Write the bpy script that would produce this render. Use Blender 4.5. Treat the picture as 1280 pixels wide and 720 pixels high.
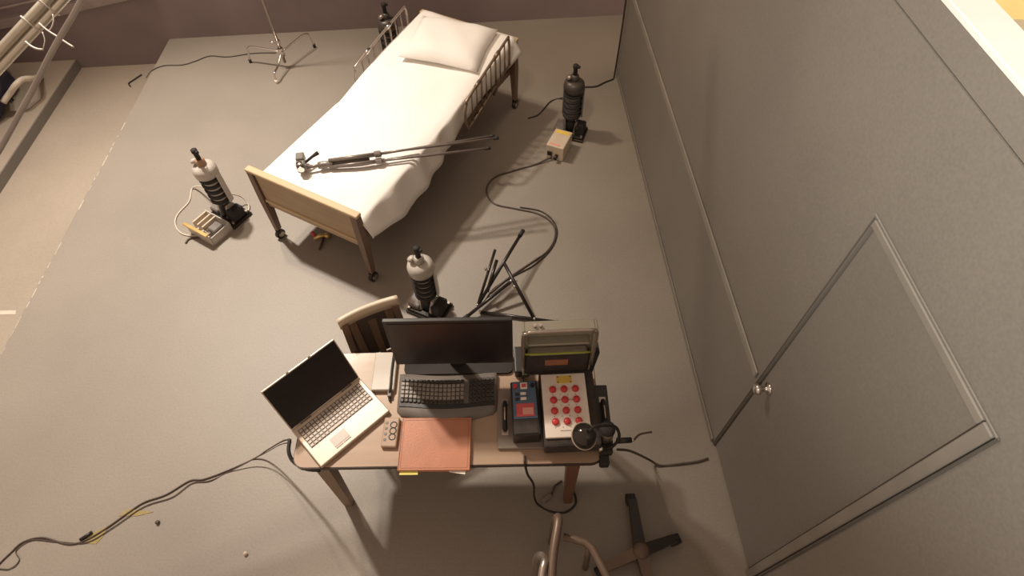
import bpy, bmesh, math, random
from mathutils import Vector, Matrix, Euler
random.seed(7)
PI = math.pi
for o in list(bpy.data.objects): bpy.data.objects.remove(o)
SC = bpy.context.scene
COL = SC.collection

# ------------------------------------------------------------------ camera
PITCH, ROLL, FPX, CAM_H = 0.9584, -0.01729, 755.5, 3.5192
_c, _s = math.cos(PITCH), math.sin(PITCH)
FW = Vector((0, _c, -_s)); _up = Vector((0, _s, _c)); _r = Vector((1, 0, 0))
RT = math.cos(ROLL)*_r + math.sin(ROLL)*_up
UP = -math.sin(ROLL)*_r + math.cos(ROLL)*_up
CAMP = Vector((0, 0, CAM_H))
cd = bpy.data.cameras.new('camera'); cam = bpy.data.objects.new('camera', cd); COL.objects.link(cam)
cd.sensor_width = 36; cd.lens = FPX/1280*36; cd.clip_start = .05; cd.clip_end = 100
cam.matrix_world = Matrix(((RT.x, UP.x, -FW.x, 0), (RT.y, UP.y, -FW.y, 0), (RT.z, UP.z, -FW.z, CAM_H), (0, 0, 0, 1)))
SC.camera = cam

# ------------------------------------------------------------------ world, lamps, exposure
w = bpy.data.worlds.new('world'); SC.world = w; w.use_nodes = True
bg = w.node_tree.nodes['Background']
bg.inputs[0].default_value = (1, .72, .535, 1); bg.inputs[1].default_value = .51
SC.view_settings.view_transform = 'Standard'; SC.view_settings.look = 'None'
SC.view_settings.exposure = 0.0; SC.view_settings.gamma = 1.0

def spot(name, loc, aim, power, cone, blend, size, color):
    d = bpy.data.lights.new(name, 'SPOT'); d.energy = power; d.spot_size = math.radians(cone)
    d.spot_blend = blend; d.shadow_soft_size = size; d.color = color
    o = bpy.data.objects.new(name, d); COL.objects.link(o); o.location = loc
    o.rotation_euler = (Vector(aim)-Vector(loc)).to_track_quat('-Z', 'Y').to_euler()
    return o
spot('key_spotlight', (-3.4, 4.9, 5.8), (-2.55, 2.6, 0), 1950, 68, 1.0, .16, (1, .90, .79))
spot('wide_spotlight', (-2.6, 4.9, 5.8), (-1.5, 2.4, 0), 480, 110, .9, .16, (1, .82, .62))
spot('wall_spotlight', (-1.2, -1.2, 5.0), (1.6, .9, 3.1), 1150, 52, 1.0, .3, (1, .97, .86))
spot('table_fill_light', (-3.0, 4.6, 5.9), (-.70, 1.15, .74), 620, 22, 1.0, .14, (1, .86, .70))  # added unseen lamp, brightens the laptop end of the table
spot('rear_fill_light', (-.8, 1.0, 5.2), (1.15, 4.9, .7), 330, 42, 1.0, .3, (1, .81, .61))  # added unseen fill, lifts the rear right floor and wall
spot('back_room_spotlight', (4.4, 3.6, 4.6), (4.9, 5.7, .6), 1500, 75, .5, .2, (1, .90, .68))

# ------------------------------------------------------------------ pixel helper (a point of the photograph on a plane of the place)
def at(px, py, z=0.0):
    d = FW + (px-640)/FPX*RT - (py-360)/FPX*UP
    return CAMP + d*((z-CAM_H)/d.z)

# ------------------------------------------------------------------ materials
def mat(name, col, rough=.6, metal=0., var=.12, scale=6., bump=0., bscale=None, spec=.5, alpha=None, trans=0., col2=None):
    m = bpy.data.materials.new(name); m.use_nodes = True
    nt = m.node_tree; b = nt.nodes['Principled BSDF']
    b.inputs['Roughness'].default_value = rough; b.inputs['Metallic'].default_value = metal
    b.inputs['Specular IOR Level'].default_value = spec
    if trans: b.inputs['Transmission Weight'].default_value = trans
    tc = nt.nodes.new('ShaderNodeTexCoord')
    n = nt.nodes.new('ShaderNodeTexNoise'); n.inputs['Scale'].default_value = scale; n.inputs['Detail'].default_value = 5
    nt.links.new(tc.outputs['Object'], n.inputs['Vector'])
    r = nt.nodes.new('ShaderNodeValToRGB')
    c2 = col2 if col2 else tuple(min(1, c*(1+var)) for c in col)
    c1 = tuple(c*(1-var) for c in col) if not col2 else col
    r.color_ramp.elements[0].position = .3; r.color_ramp.elements[1].position = .7
    r.color_ramp.elements[0].color = (*c1, 1); r.color_ramp.elements[1].color = (*c2, 1)
    nt.links.new(n.outputs['Fac'], r.inputs['Fac']); nt.links.new(r.outputs['Color'], b.inputs['Base Color'])
    if bump:
        n2 = nt.nodes.new('ShaderNodeTexNoise'); n2.inputs['Scale'].default_value = bscale or scale*6; n2.inputs['Detail'].default_value = 4
        nt.links.new(tc.outputs['Object'], n2.inputs['Vector'])
        bp = nt.nodes.new('ShaderNodeBump'); bp.inputs['Strength'].default_value = bump; bp.inputs['Distance'].default_value = .01
        nt.links.new(n2.outputs['Fac'], bp.inputs['Height']); nt.links.new(bp.outputs['Normal'], b.inputs['Normal'])
    return m

def wood(name, col, col2, rough=.45, axis=(1, 9, 9), scale=3.):
    m = mat(name, col, rough, var=.1, scale=scale, col2=col2, bump=.05)
    nt = m.node_tree; tc = [n for n in nt.nodes if n.type == 'TEX_COORD'][0]; no = [n for n in nt.nodes if n.type == 'TEX_NOISE'][0]
    mp = nt.nodes.new('ShaderNodeMapping'); mp.inputs['Scale'].default_value = axis
    nt.links.new(tc.outputs['Object'], mp.inputs['Vector']); nt.links.new(mp.outputs['Vector'], no.inputs['Vector'])
    return m

def floor_mat(name, col, scuff=True, rough=.5):
    """painted stage boards: broad tonal mottling, fine grain, pale scuffs where the paint has worn"""
    m = mat(name, col, rough, var=.07, scale=1.3, bump=.06, bscale=60)
    nt = m.node_tree; b = nt.nodes['Principled BSDF']
    ramp = [n for n in nt.nodes if n.type == 'VALTORGB'][0]; tc = [n for n in nt.nodes if n.type == 'TEX_COORD'][0]
    n3 = nt.nodes.new('ShaderNodeTexNoise'); n3.inputs['Scale'].default_value = 90; n3.inputs['Detail'].default_value = 3
    nt.links.new(tc.outputs['Object'], n3.inputs['Vector'])
    g = nt.nodes.new('ShaderNodeMix'); g.data_type = 'RGBA'; g.blend_type = 'OVERLAY'; g.inputs['Factor'].default_value = .18
    nt.links.new(ramp.outputs['Color'], g.inputs['A']); nt.links.new(n3.outputs['Fac'], g.inputs['B'])
    n4 = nt.nodes.new('ShaderNodeTexNoise'); n4.inputs['Scale'].default_value = 2.3; n4.inputs['Detail'].default_value = 9; n4.inputs['Roughness'].default_value = .72
    nt.links.new(tc.outputs['Object'], n4.inputs['Vector'])
    r4 = nt.nodes.new('ShaderNodeValToRGB'); r4.color_ramp.elements[0].position = .62; r4.color_ramp.elements[1].position = .80
    r4.color_ramp.elements[0].color = (0, 0, 0, 1); r4.color_ramp.elements[1].color = (.35, .35, .35, 1)
    nt.links.new(n4.outputs['Fac'], r4.inputs['Fac'])
    x = nt.nodes.new('ShaderNodeMix'); x.data_type = 'RGBA'
    nt.links.new(r4.outputs['Color'], x.inputs['Factor']); nt.links.new(g.outputs['Result'], x.inputs['A'])
    x.inputs['B'].default_value = (*[min(1, c*1.45) for c in col], 1)
    nt.links.new(x.outputs['Result'], b.inputs['Base Color'])
    return m

M = dict(
    floor=floor_mat('floor_paint', (.275, .242, .205)),
    channel=floor_mat('lower_floor_paint', (.37, .315, .255)),
    wall=floor_mat('wall_paint', (.215, .195, .172), rough=.55),
    door=floor_mat('door_paint', (.200, .182, .160), rough=.5),
    trim=mat('trim_paint', (.232, .210, .184), .5, scale=4),
    rail=mat('rail_paint', (.285, .258, .225), .5, scale=4),
    dark_gap=mat('dark_gap', (.03, .027, .025), .8),
    back=mat('back_wall_paint', (.25, .195, .195), .8, var=.1, scale=2, bump=.05),
    ledge=mat('ledge_paint', (.30, .25, .23), .6),
    cap=mat('white_cap_paint', (.86, .85, .82), .5, var=.03),
    yellow=mat('yellow_paint', (.75, .60, .28), .6, var=.06, scale=2),
    edgechip=mat('bare_edge', (.50, .44, .37), .7, var=.2, scale=20),
    sheet=mat('white_cotton', (.86, .83, .79), .9, var=.02, scale=5, bump=.12, bscale=25),
    mattress=mat('mattress_ticking', (.30, .25, .23), .9),
    beige=wood('pale_laminate', (.50, .38, .22), (.56, .43, .26), .4, (2, 2, 2), 2),
    panel=wood('tan_panel', (.36, .26, .155), (.42, .31, .19), .4, (1, 1, 8), 3),
    brown=wood('brown_wood', (.15, .095, .065), (.20, .13, .09), .45, (8, 8, 1), 4),
    steel=mat('dull_steel', (.42, .36, .32), .35, .8, .08, 20),
    chrome=mat('chrome', (.75, .70, .66), .18, 1., .03, 20),
    bronze=mat('bronzed_tube', (.26, .19, .14), .35, .6, .1, 20),
    black=mat('black_plastic', (.018, .016, .016), .4, 0, .2, 15),
    blackm=mat('black_matte', (.022, .018, .017), .75, 0, .2, 15, .1),
    blackmetal=mat('black_enamel', (.030, .025, .022), .3, .3, .2, 15),
    rubber=mat('black_rubber', (.022, .020, .020), .7, 0, .2, 25, .1),
    screen=mat('dark_screen', (.016, .013, .014), .32, 0, .15, 30),
    silver=mat('silver_plastic', (.57, .48, .39), .38, .25, .05, 15),
    key=mat('silver_key', (.46, .40, .35), .5, .1, .05, 15),
    keyb=mat('dark_key', (.05, .045, .042), .45, 0, .1, 15),
    keyw=mat('pale_key', (.30, .27, .24), .5, 0, .1, 15),
    grey=mat('grey_plastic', (.16, .14, .125), .45, 0, .08, 15),
    lightgrey=mat('light_grey_plastic', (.52, .48, .43), .4, 0, .06, 12),
    table=wood('table_laminate', (.36, .255, .18), (.42, .30, .215), .31, (1.2, 12, 12), 2),
    tableedge=mat('table_edging', (.06, .042, .035), .5, 0, .1, 12),
    legl=wood('table_leg_wood', (.22, .15, .10), (.28, .19, .13), .5, (8, 8, 1), 4),
    legr=wood('red_brown_leg_wood', (.16, .075, .045), (.21, .10, .06), .5, (8, 8, 1), 4),
    leather=mat('brown_leather', (.47, .195, .112), .38, 0, .08, 9, .08, 150),
    stitch=mat('leather_stitch', (.36, .14, .075), .5, 0, .1, 20),
    paper=mat('white_paper', (.80, .74, .66), .8, 0, .03, 8),
    yellowtab=mat('yellow_tab', (.75, .66, .18), .7, 0, .05, 8),
    plate=mat('tray_plate', (.26, .215, .18), .5, 0, .08, 8),
    white=mat('white_panel', (.82, .74, .66), .45, 0, .02, 8),
    red=mat('red_button', (.62, .045, .05), .35, 0, .06, 20),
    redlabel=mat('red_label', (.60, .10, .10), .6, 0, .06, 20),
    pink=mat('pink_print', (.75, .36, .30), .6, 0, .06, 20),
    yellowlabel=mat('yellow_label', (.78, .55, .10), .55, 0, .06, 20),
    blue=mat('blue_plate', (.085, .14, .22), .4, 0, .08, 12),
    bluecap=mat('dark_blue_fabric', (.055, .055, .10), .9, 0, .25, 6, .3, 30),
    foam=mat('dark_foam', (.045, .036, .033), .9, 0, .2, 30, .3, 80),
    clear=mat('smoky_clear_plastic', (.46, .43, .35), .15, 0, .05, 6, trans=.35),
    green=mat('lime_gasket', (.36, .42, .05), .5, 0, .05, 20),
    cream=mat('cream_box', (.62, .52, .40), .5, 0, .05, 10),
    gold=mat('brass', (.70, .50, .20), .3, .7, .06, 20),
    orange=mat('amber_plastic', (.40, .24, .15), .5, 0, .1, 20),
    frost=mat('frosted_plastic', (.50, .46, .41), .3, 0, .06, 12),
    cable=mat('black_cable', (.03, .025, .023), .6, 0, .15, 30),
    cablebr=mat('brown_cable', (.085, .062, .05), .6, 0, .15, 30),
    shaded_riser=floor_mat('riser_painted_shade', (.20, .18, .16)),
    crest=wood('cream_rail', (.60, .50, .38), (.66, .56, .43), .4, (2, 2, 2), 2),
    tripod=mat('grey_tripod_metal', (.20, .17, .15), .35, .3, .08, 20),
    cap_dark=mat('dark_cap', (.075, .063, .055), .4, .2, .1, 15),
    bead=mat('shadow_bead', (.10, .09, .08), .7, 0, .1, 12),  # dark colour for the casing's shadow line and the latch gap
    handset=mat('tan_plastic', (.38, .265, .19), .45, 0, .08, 12),
    slat_shade=mat('slat_gap_shade', (.07, .052, .045), .7, 0, .15, 8, .1),
    cablew=mat('white_cable', (.62, .55, .46), .5, 0, .05, 30),
    tape=mat('olive_tape', (.32, .25, .10), .7, 0, .12, 25),
    pipe=mat('aluminium_pipe', (.66, .62, .52), .32, .75, .06, 10),
    hose=mat('grey_hose', (.38, .34, .31), .45, .1, .08, 12),
    tie=mat('pale_cable_tie', (.60, .55, .50), .4, 0, .04, 10),
    tan=mat('tan_tube', (.17, .118, .088), .42, .3, .1, 12),
    lampglass=mat('dark_reflector', (.055, .048, .042), .12, .6, .1, 12),
)

# ------------------------------------------------------------------ mesh building
class MB:
    """gathers shapes in local coordinates; build() links them as ONE mesh object"""
    def __init__(self): self.bm = bmesh.new()
    def _xf(self, vs, loc, rot):
        R = Euler(rot).to_matrix() if not isinstance(rot, Matrix) else rot
        for v in vs: v.co = R @ v.co + Vector(loc)
    def box(self, loc, size, rot=(0, 0, 0), bev=0., seg=1):
        t = bmesh.new(); bmesh.ops.create_cube(t, size=1)
        for v in t.verts: v.co = Vector((v.co.x*size[0], v.co.y*size[1], v.co.z*size[2]))
        if bev: bmesh.ops.bevel(t, geom=t.edges[:], offset=bev, segments=seg, affect='EDGES', profile=.5)
        return self._merge(t, loc, rot)
    def _merge(self, t, loc=(0, 0, 0), rot=(0, 0, 0)):
        self._xf(t.verts, loc, rot); me = bpy.data.meshes.new('t'); t.to_mesh(me); t.free()
        self.bm.from_mesh(me); bpy.data.meshes.remove(me); return self
    def lathe(self, prof, loc=(0, 0, 0), rot=(0, 0, 0), n=20, cap=True):
        t = bmesh.new(); rings = []
        for r, z in prof: rings.append([t.verts.new((r*math.cos(2*PI*k/n), r*math.sin(2*PI*k/n), z)) for k in range(n)])
        for a, b in zip(rings, rings[1:]):
            for k in range(n): t.faces.new((a[k], a[(k+1) % n], b[(k+1) % n], b[k]))
        if cap: t.faces.new(rings[0][::-1]); t.faces.new(rings[-1])
        for f in t.faces: f.smooth = True
        return self._merge(t, loc, rot)
    def cyl(self, a, b, r, r2=None, n=12):
        return self.tube([a, b], [r, r if r2 is None else r2], n)
    def torus(self, R, r, loc=(0, 0, 0), rot=(0, 0, 0), n=24, m=8):
        t = bmesh.new(); g = []
        for i in range(n):
            a = 2*PI*i/n
            g.append([t.verts.new(((R+r*math.cos(2*PI*j/m))*math.cos(a), (R+r*math.cos(2*PI*j/m))*math.sin(a), r*math.sin(2*PI*j/m))) for j in range(m)])
        for i in range(n):
            for j in range(m): t.faces.new((g[i][j], g[(i+1) % n][j], g[(i+1) % n][(j+1) % m], g[i][(j+1) % m])).smooth = True
        return self._merge(t, loc, rot)
    def tube(self, pts, rad, n=8, cap=True):
        pts = [Vector(p) for p in pts]; N = len(pts)
        rad = rad if isinstance(rad, (list, tuple)) else [rad]*N
        rings = []; nrm = None
        for i, p in enumerate(pts):
            d = (pts[min(i+1, N-1)] - pts[max(i-1, 0)]).normalized()
            if nrm is None: nrm = d.orthogonal().normalized()
            else:
                nrm = nrm - d*nrm.dot(d); nrm = nrm.normalized() if nrm.length > 1e-6 else d.orthogonal().normalized()
            b = d.cross(nrm)
            rings.append([self.bm.verts.new(p + rad[i]*(math.cos(2*PI*k/n)*nrm + math.sin(2*PI*k/n)*b)) for k in range(n)])
        for a, b in zip(rings, rings[1:]):
            for k in range(n): self.bm.faces.new((a[k], a[(k+1) % n], b[(k+1) % n], b[k])).smooth = True
        if cap: self.bm.faces.new(rings[0][::-1]); self.bm.faces.new(rings[-1])
        return self
    def prism(self, poly, z0, z1):
        lo = [self.bm.verts.new((x, y, z0)) for x, y in poly]; hi = [self.bm.verts.new((x, y, z1)) for x, y in poly]
        n = len(poly); self.bm.faces.new(lo[::-1]); self.bm.faces.new(hi)
        for k in range(n): self.bm.faces.new((lo[k], lo[(k+1) % n], hi[(k+1) % n], hi[k]))
        return self
    def hexa(self, p):
        """eight corners: bottom loop then top loop"""
        v = [self.bm.verts.new(q) for q in p]
        for f in ((3, 2, 1, 0), (4, 5, 6, 7), (0, 1, 5, 4), (1, 2, 6, 5), (2, 3, 7, 6), (3, 0, 4, 7)): self.bm.faces.new([v[i] for i in f])
        return self
    def build(self, name, m, parent=None, world=False):
        if world and parent is not None:
            inv = Matrix.LocRotScale(parent.location, parent.rotation_euler, None).inverted()
            if parent.parent is not None: inv = (Matrix.LocRotScale(parent.parent.location, parent.parent.rotation_euler, None) @ Matrix.LocRotScale(parent.location, parent.rotation_euler, None)).inverted()
            for v in self.bm.verts: v.co = inv @ v.co
        bmesh.ops.recalc_face_normals(self.bm, faces=self.bm.faces[:])
        me = bpy.data.meshes.new(name); self.bm.to_mesh(me); self.bm.free()
        me.materials.append(m)
        o = bpy.data.objects.new(name, me); COL.objects.link(o)
        if parent is not None: o.parent = parent
        return o
def tag(o, label, cat, group=None, kind=None):
    if label: o['label'] = label
    if cat: o['category'] = cat
    if group: o['group'] = group
    if kind: o['kind'] = kind
    return o
def thing(name, label, cat, loc=(0, 0, 0), rz=0., group=None):
    o = bpy.data.objects.new(name, None); COL.objects.link(o); o.location = loc; o.rotation_euler = (0, 0, rz); o.empty_display_size = .05
    return tag(o, label, cat, group)
def struct(o): o['kind'] = 'structure'; return o
def curve_pts(pts, n=8):
    """Catmull-Rom through the points"""
    P = [Vector(p) for p in pts]; P = [2*P[0]-P[1]] + P + [2*P[-1]-P[-2]]; out = []
    for i in range(1, len(P)-2):
        for k in range(n):
            t = k/n; a, b, c, d = P[i-1], P[i], P[i+1], P[i+2]
            out.append(.5*((2*b)+(c-a)*t+(2*a-5*b+4*c-d)*t*t+(3*b-a-3*c+d)*t**3))
    out.append(P[-2]); return out
def copy_tree(o, parent=None):
    c = o.copy(); COL.objects.link(c)
    if parent is not None: c.parent = parent
    for ch in list(o.children): copy_tree(ch, c)
    return c

# ================================================================== SETTING
WA, WO = .0458, 1.24727                     # yaw and distance of the right wall
SX = -3.42                                   # left edge of the main stage floor
BY = .063                                    # slant of the back wall
def backy(x): return 5.84 + BY*x
struct(MB().prism([(SX, -2.2), (8, -2.2), (8, backy(8)+.3), (SX, backy(SX)+.02)], -.5, 0).build('floor', M['floor']))
struct(MB().prism([(-4.45, -2.2), (SX-.002, -2.2), (SX-.002, backy(SX)), (-4.45, backy(-4.4))], -.5, -.27).build('floor.001', M['channel']))
struct(MB().prism([(-8, -2.2), (-4.452, -2.2), (-4.452, backy(-4.4)), (-8, backy(-8))], -.5, -.175).build('floor.002', M['channel']))
struct(MB().prism([(-4.451, -2.2), (-4.440, -2.2), (-4.440, backy(-4.4)-.01), (-4.451, backy(-4.4)-.01)], -.27, -.176).build('trim_3', M['shaded_riser']))  # platform riser coloured darker: its shade is painted in
# chipped edging strip of the stage floor, pale where the paint is gone
e = MB()
e.box((SX-.0005, 1.6, -.012), (.003, 7.4, .020))
y = .2
while y < 5.3:
    L = random.uniform(.015, .14)
    if 1.7 < y < 4.6: e.box((SX+.002+random.uniform(0, .006), y+L/2, -.004), (random.uniform(.003, .009), L, .0095))
    y += L + random.uniform(.005, .12)+(.25 if random.random() < .15 else 0)
struct(e.build('trim_5', M['edgechip']))
# back wall and its sloping ledge
struct(MB().prism([(-8, backy(-8)), (2.2, backy(2.2)), (2.2, backy(2.2)+.2), (-8, backy(-8)+.2)], -.5, 5).build('wall_back', M['back']))
l0, l1 = Vector((-5.3, 5.50, .20)), Vector((-3.35, 5.62, .53))
e = MB(); d = (l1-l0)
e.hexa([l0+Vector((0, -.05, -.045)), l1+Vector((0, -.05, -.045)), l1+Vector((0, .03, -.045)), l0+Vector((0, .03, -.045)),
        l0+Vector((0, -.05, .03)), l1+Vector((0, -.05, .03)), l1+Vector((0, .03, .03)), l0+Vector((0, .03, .03))])
e.tube([l0+Vector((0, -.03, .13)), l1+Vector((0, -.03, .12))], .012)
struct(e.build('trim_4', M['ledge']))

# right wall, built in its own frame: local x = through the wall, local y = along it
WR = bpy.data.objects.new('wall_right', None); COL.objects.link(WR); WR.rotation_euler = (0, 0, WA); WR['kind'] = 'structure'
Y0, Y1, YB, YE = .497, 1.242, -2.3, 4.90
DH = 2.03; TOP = 2.635
def wbox(name, x0, x1, y0, y1, z0, z1, m, bev=0., parent=None):
    return struct(MB().box(((x0+x1)/2, (y0+y1)/2, (z0+z1)/2), (x1-x0, y1-y0, z1-z0), bev=bev).build(name, m, parent))
G = .004
wbox('wall_panel', WO, WO+.09, Y1, YE, 0, 2.512, M['wall'], parent=WR)
wbox('wall_panel.001', WO, WO+.09, YB, Y0, 0, 2.512, M['wall'], parent=WR)
wbox('wall_panel.002', WO, WO+.09, Y0, Y1, DH, 2.512, M['wall'], parent=WR)
wbox('top_rail', WO-.002, WO+.09, YB, YE, 2.520, TOP-.02, M['wall'], parent=WR)
wbox('joint', WO+.008, WO+.085, YB, YE, 2.511, 2.521, M['dark_gap'], parent=WR)
wbox('end_trim', WO-.006, WO+.094, YE, YE+.02, 0, TOP-.02, M['wall'], parent=WR)
wbox('cap_board', WO-.004, WO+.115, YB, YE+.02, TOP-.02, TOP, M['cap'], .003, parent=WR)
# chair rail and skirting
def rotz(o): o.rotation_euler = (0, 0, WA); return o
rotz(wbox('trim_1', WO-.011, WO-.0005, Y1+.03, YE, .828, .880, M['rail'], .005))
rotz(wbox('baseboard_right', WO-.010, WO-.0005, Y1+.02, YE, .0005, .045, M['wall'], .004))
# door with its frame: flush leaf, dark gap along the latch side, moulded casing on the hinge side and top
D1 = bpy.data.objects.new('door_1', None); COL.objects.link(D1); D1.rotation_euler = (0, 0, WA); D1['kind'] = 'structure'
wbox('door_leaf', WO+.012, WO+.05, Y0+.056, Y1-.007, .012, DH-.040, M['door'], .003, parent=D1)
wbox('door_backing', WO+.055, WO+.08, Y0, Y1, .002, DH, M['dark_gap'], parent=D1)
wbox('hinge_jamb', WO-.006, WO+.05, Y0+.004, Y0+.048, .002, DH-.003, M['trim'], .004, parent=D1)
wbox('head_jamb', WO-.006, WO+.05, Y0+.052, Y1-.001, DH-.034, DH-.003, M['trim'], .004, parent=D1)
wbox('latch_stop', WO-.004, WO+.006, Y1+.003, Y1+.010, .01, DH, M['bead'], .002, parent=D1)
wbox('casing_bead', WO-.007, WO-.001, Y0-.012, Y0-.002, .01, DH+.014, M['bead'], .002, parent=D1)  # dark strip painting the shadow line outside the jamb
wbox('casing_bead.001', WO-.007, WO-.001, Y0-.012, Y1+.012, DH+.004, DH+.014, M['door'], .003, parent=D1)
k = MB(); ky = Y1-.065; kz = .90
k.lathe([(.030, 0), (.030, .006), (.012, .010), (.011, .035), (.026, .045), (.029, .058), (.022, .070), (.004, .074)], (WO+.012, ky, kz), (0, -PI/2, 0), 18)
ko = struct(k.build('door_knob', M['chrome'], D1))
# room behind the wall: yellow end wall, seen over the cap
struct(MB().prism([(3.6, 5.86), (9, 5.35), (9, 5.6), (3.6, 6.1)], 0, 5).build('wall_yellow', M['yellow']))

# ================================================================== BED
BC = Vector((-1.36, 2.79, 0)); BU = Vector((.8745, -.485, 0)); BV = Vector((.485, .8745, 0)); BZ = math.atan2(BU.y, BU.x)
bed = thing('hospital_bed', 'old hospital bed with tan footboard, side rails and castered legs', 'bed', BC, BZ)
# local frame: x to the bed's right, y towards the head
BL, BW = 2.13, .90
def post_leg(x, y):
    p = MB(); lean = .012 if y < 1 else -.012
    p.hexa([(x-.017, y-.02-lean, .095), (x+.017, y-.02-lean, .095), (x+.017, y+.02-lean, .095), (x-.017, y+.02-lean, .095),
            (x-.026, y-.03, .40), (x+.026, y-.03, .40), (x+.026, y+.03, .40), (x-.026, y+.03, .40)])
    p.hexa([(x-.026, y-.03, .40), (x+.026, y-.03, .40), (x+.026, y+.03, .40), (x-.026, y+.03, .40),
            (x-.024, y-.024, .672), (x+.024, y-.024, .672), (x+.024, y+.024, .672), (x-.024, y+.024, .672)])
    lg = p.build('leg', M['brown'], bed)
    c = MB(); c.cyl((x-.014, y-lean*1.2, .038), (x+.014, y-lean*1.2, .038), .038, n=20)
    c.cyl((x, y-lean, .05), (x, y-lean, .10), .011)
    c.box((x+.018, y-lean*1.2, .058), (.005, .03, .055)); c.box((x-.018, y-lean*1.2, .058), (.005, .03, .055))
    c.build('caster', M['blackmetal'], lg)
    h = MB(); h.cyl((x-.021, y-lean*1.2, .038), (x+.021, y-lean*1.2, .038), .023, n=14); h.build('caster_hub', M['steel'], lg)
for sx in (-1, 1):
    post_leg(sx*.43, 0); post_leg(sx*.43, BL)
for yy, nm in ((0, 'footboard'), (BL, 'headboard')):
    s = -1 if yy == 0 else 1
    p = MB(); p.box((0, yy, .53), (.80, .026, .27), bev=.004); fb = p.build(nm, M['panel'], bed)
    p = MB(); p.box((0, yy, .680), (.93, .050, .026), bev=.008, seg=2); p.build('top_cap', M['beige'], fb)
    p = MB(); p.box((0, yy+s*.016, .415), (.80, .014, .022), bev=.004); p.build('lower_bead', M['beige'], fb)
    p = MB(); p.box((0, yy, .375), (.80, .022, .04), bev=.003); p.build('bottom_rail', M['panel'], fb)
for sx in (-1, 1):
    p = MB(); p.box((sx*.40, BL/2, .40), (.03, BL-.06, .055), bev=.004); p.build('bed_frame', M['brown'], bed)
p = MB()
for k in range(5): p.box((0, .3+k*.38, .405), (.80, .03, .02))
p.box((.18, .62, .30), (.20, .5, .12), bev=.01); p.tube([(.1, .05, .33), (.1, 1.2, .33)], .015)
p.build('crank_frame', M['blackmetal'], bed)
# side rails, tilted with the raised head section
def headz(s): return .60 if s < .95 else .60 + (s-.95)*.10
def side_rail(x, y0, y1, z0, z1, drop, m, label):
    def z(y): return z0 + (z1-z0)*(y-y0)/(y1-y0)
    rt = MB(); c = .05; pts = []
    pts += [(x, y0+.02, z0-drop), (x, y0, z0-drop*.55), (x, y0+.005, z0-.07), (x, y0+.03, z0-.02), (x, y0+.08, z(y0+.08))]
    pts += [(x, y1-.06, z(y1-.06)), (x, y1-.015, z1-.015), (x, y1, z1-.06), (x, y1, z1-drop)]
    rt.tube(curve_pts(pts, 5), .0105, 10); top = rt.build('side_rail', m, bed)
    if label: top['label'] = label
    low = MB(); low.tube([(x, y0+.02, z0-drop), (x, y1, z1-drop)], .009); low.build('lower_bar', m, top)
    for k in range(1, 9):
        yy = y0+.03+(y1-y0-.03)*k/9
        b = MB(); b.cyl((x, yy, z(yy)-drop), (x, yy, z(yy)), .0085 if k in (3, 6) else .006, n=8); b.build('bar', m, top)
    for yy in (y0+.2, y0+.5):
        j = MB(); j.cyl((x, yy-.03, z(yy-.03)), (x, yy+.03, z(yy+.03)), .015, n=10); j.build('rail_sleeve', M['chrome'] if m is M['steel'] else m, top)
        br = MB(); br.tube([(x, yy+.02, z(yy)-drop), (x*.93, yy+.02, .44), (x*.89, yy+.02, .40)], .011); br.build('rail_bracket', m, top)
side_rail(-.485, 1.21, 1.96, .685, .81, .27, M['steel'], 'bright steel side rail on the far side')
side_rail(.495, 1.24, 1.93, .685, .84, .25, M['bronze'], 'brownish side rail on the near side')

# mattress and draped sheet
mt = thing('mattress', 'mattress under a bright white sheet hanging loose over its near side', 'mattress', BC+Vector((0, 0, .43)), BZ)
Z0 = .43
g = MB(); N = 22; rows = []
for i in range(N+1):
    s = .035 + (BL-.07)*i/N; z1 = headz(s)-.012-Z0
    rows.append([g.bm.verts.new(q) for q in ((-.415, s, .0), (.375, s, .0), (.385, s, .03), (.385, s, z1-.03), (.37, s, z1), (-.41, s, z1), (-.43, s, z1-.03), (-.43, s, .03))])
for a, b in zip(rows, rows[1:]):
    for k in range(8): g.bm.faces.new((a[k], a[(k+1) % 8], b[(k+1) % 8], b[k]))
g.bm.faces.new(rows[0]); g.bm.faces.new(rows[-1][::-1])
g.build('mattress_core', M['mattress'], mt)
g = MB(); NS, rows = 90, []
for i in range(NS+1):
    t = i/NS; s = .03 + (BL-.05)*t; zt = headz(s)-Z0
    puff = .006*math.sin(s*9)+.004*math.sin(s*23+1)
    w_ = .44 + (.018*math.sin((s-1.0)*3.2) if s > .9 else 0)
    row = [(-w_-.008, s, zt-.17), (-w_-.004, s, zt-.09), (-w_, s, zt-.028), (-w_+.012, s, zt-.006), (-w_+.04, s, zt)]
    for k in range(1, 12):
        x = -.40+.80*k/12
        row.append((x, s, zt+.004*math.sin(x*14+s*6)+.004*math.sin(s*11-x*5)+puff*.4))
    # near side: a loose fall with deep folds
    hem = zt-.17-.05*math.sin(s*2.0+.3)-.003*math.sin(s*11)
    if s < .35: hem += (.35-s)*.22
    for k, q in enumerate((0, .04, .18, .35, .55, .78, 1.0)):
        fold = (math.sin(s*23+.8*math.sin(s*7))*.045*math.exp(-((s-.80)/.65)**2)+math.sin(s*41+1)*.004)*q*(1.9-1.65*q)
        out = .44 + .022*q + .045*q*(math.sin(s*3.1+.6)+.4) + fold
        zz = zt + (hem-zt)*q - (.004 if k else 0)
        row.append((out if k else .425, s, zz))
    rows.append([g.bm.verts.new(q) for q in row])
for a, b in zip(rows, rows[1:]):
    for k in range(len(a)-1): g.bm.faces.new((a[k], a[k+1], b[k+1], b[k])).smooth = True
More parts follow.
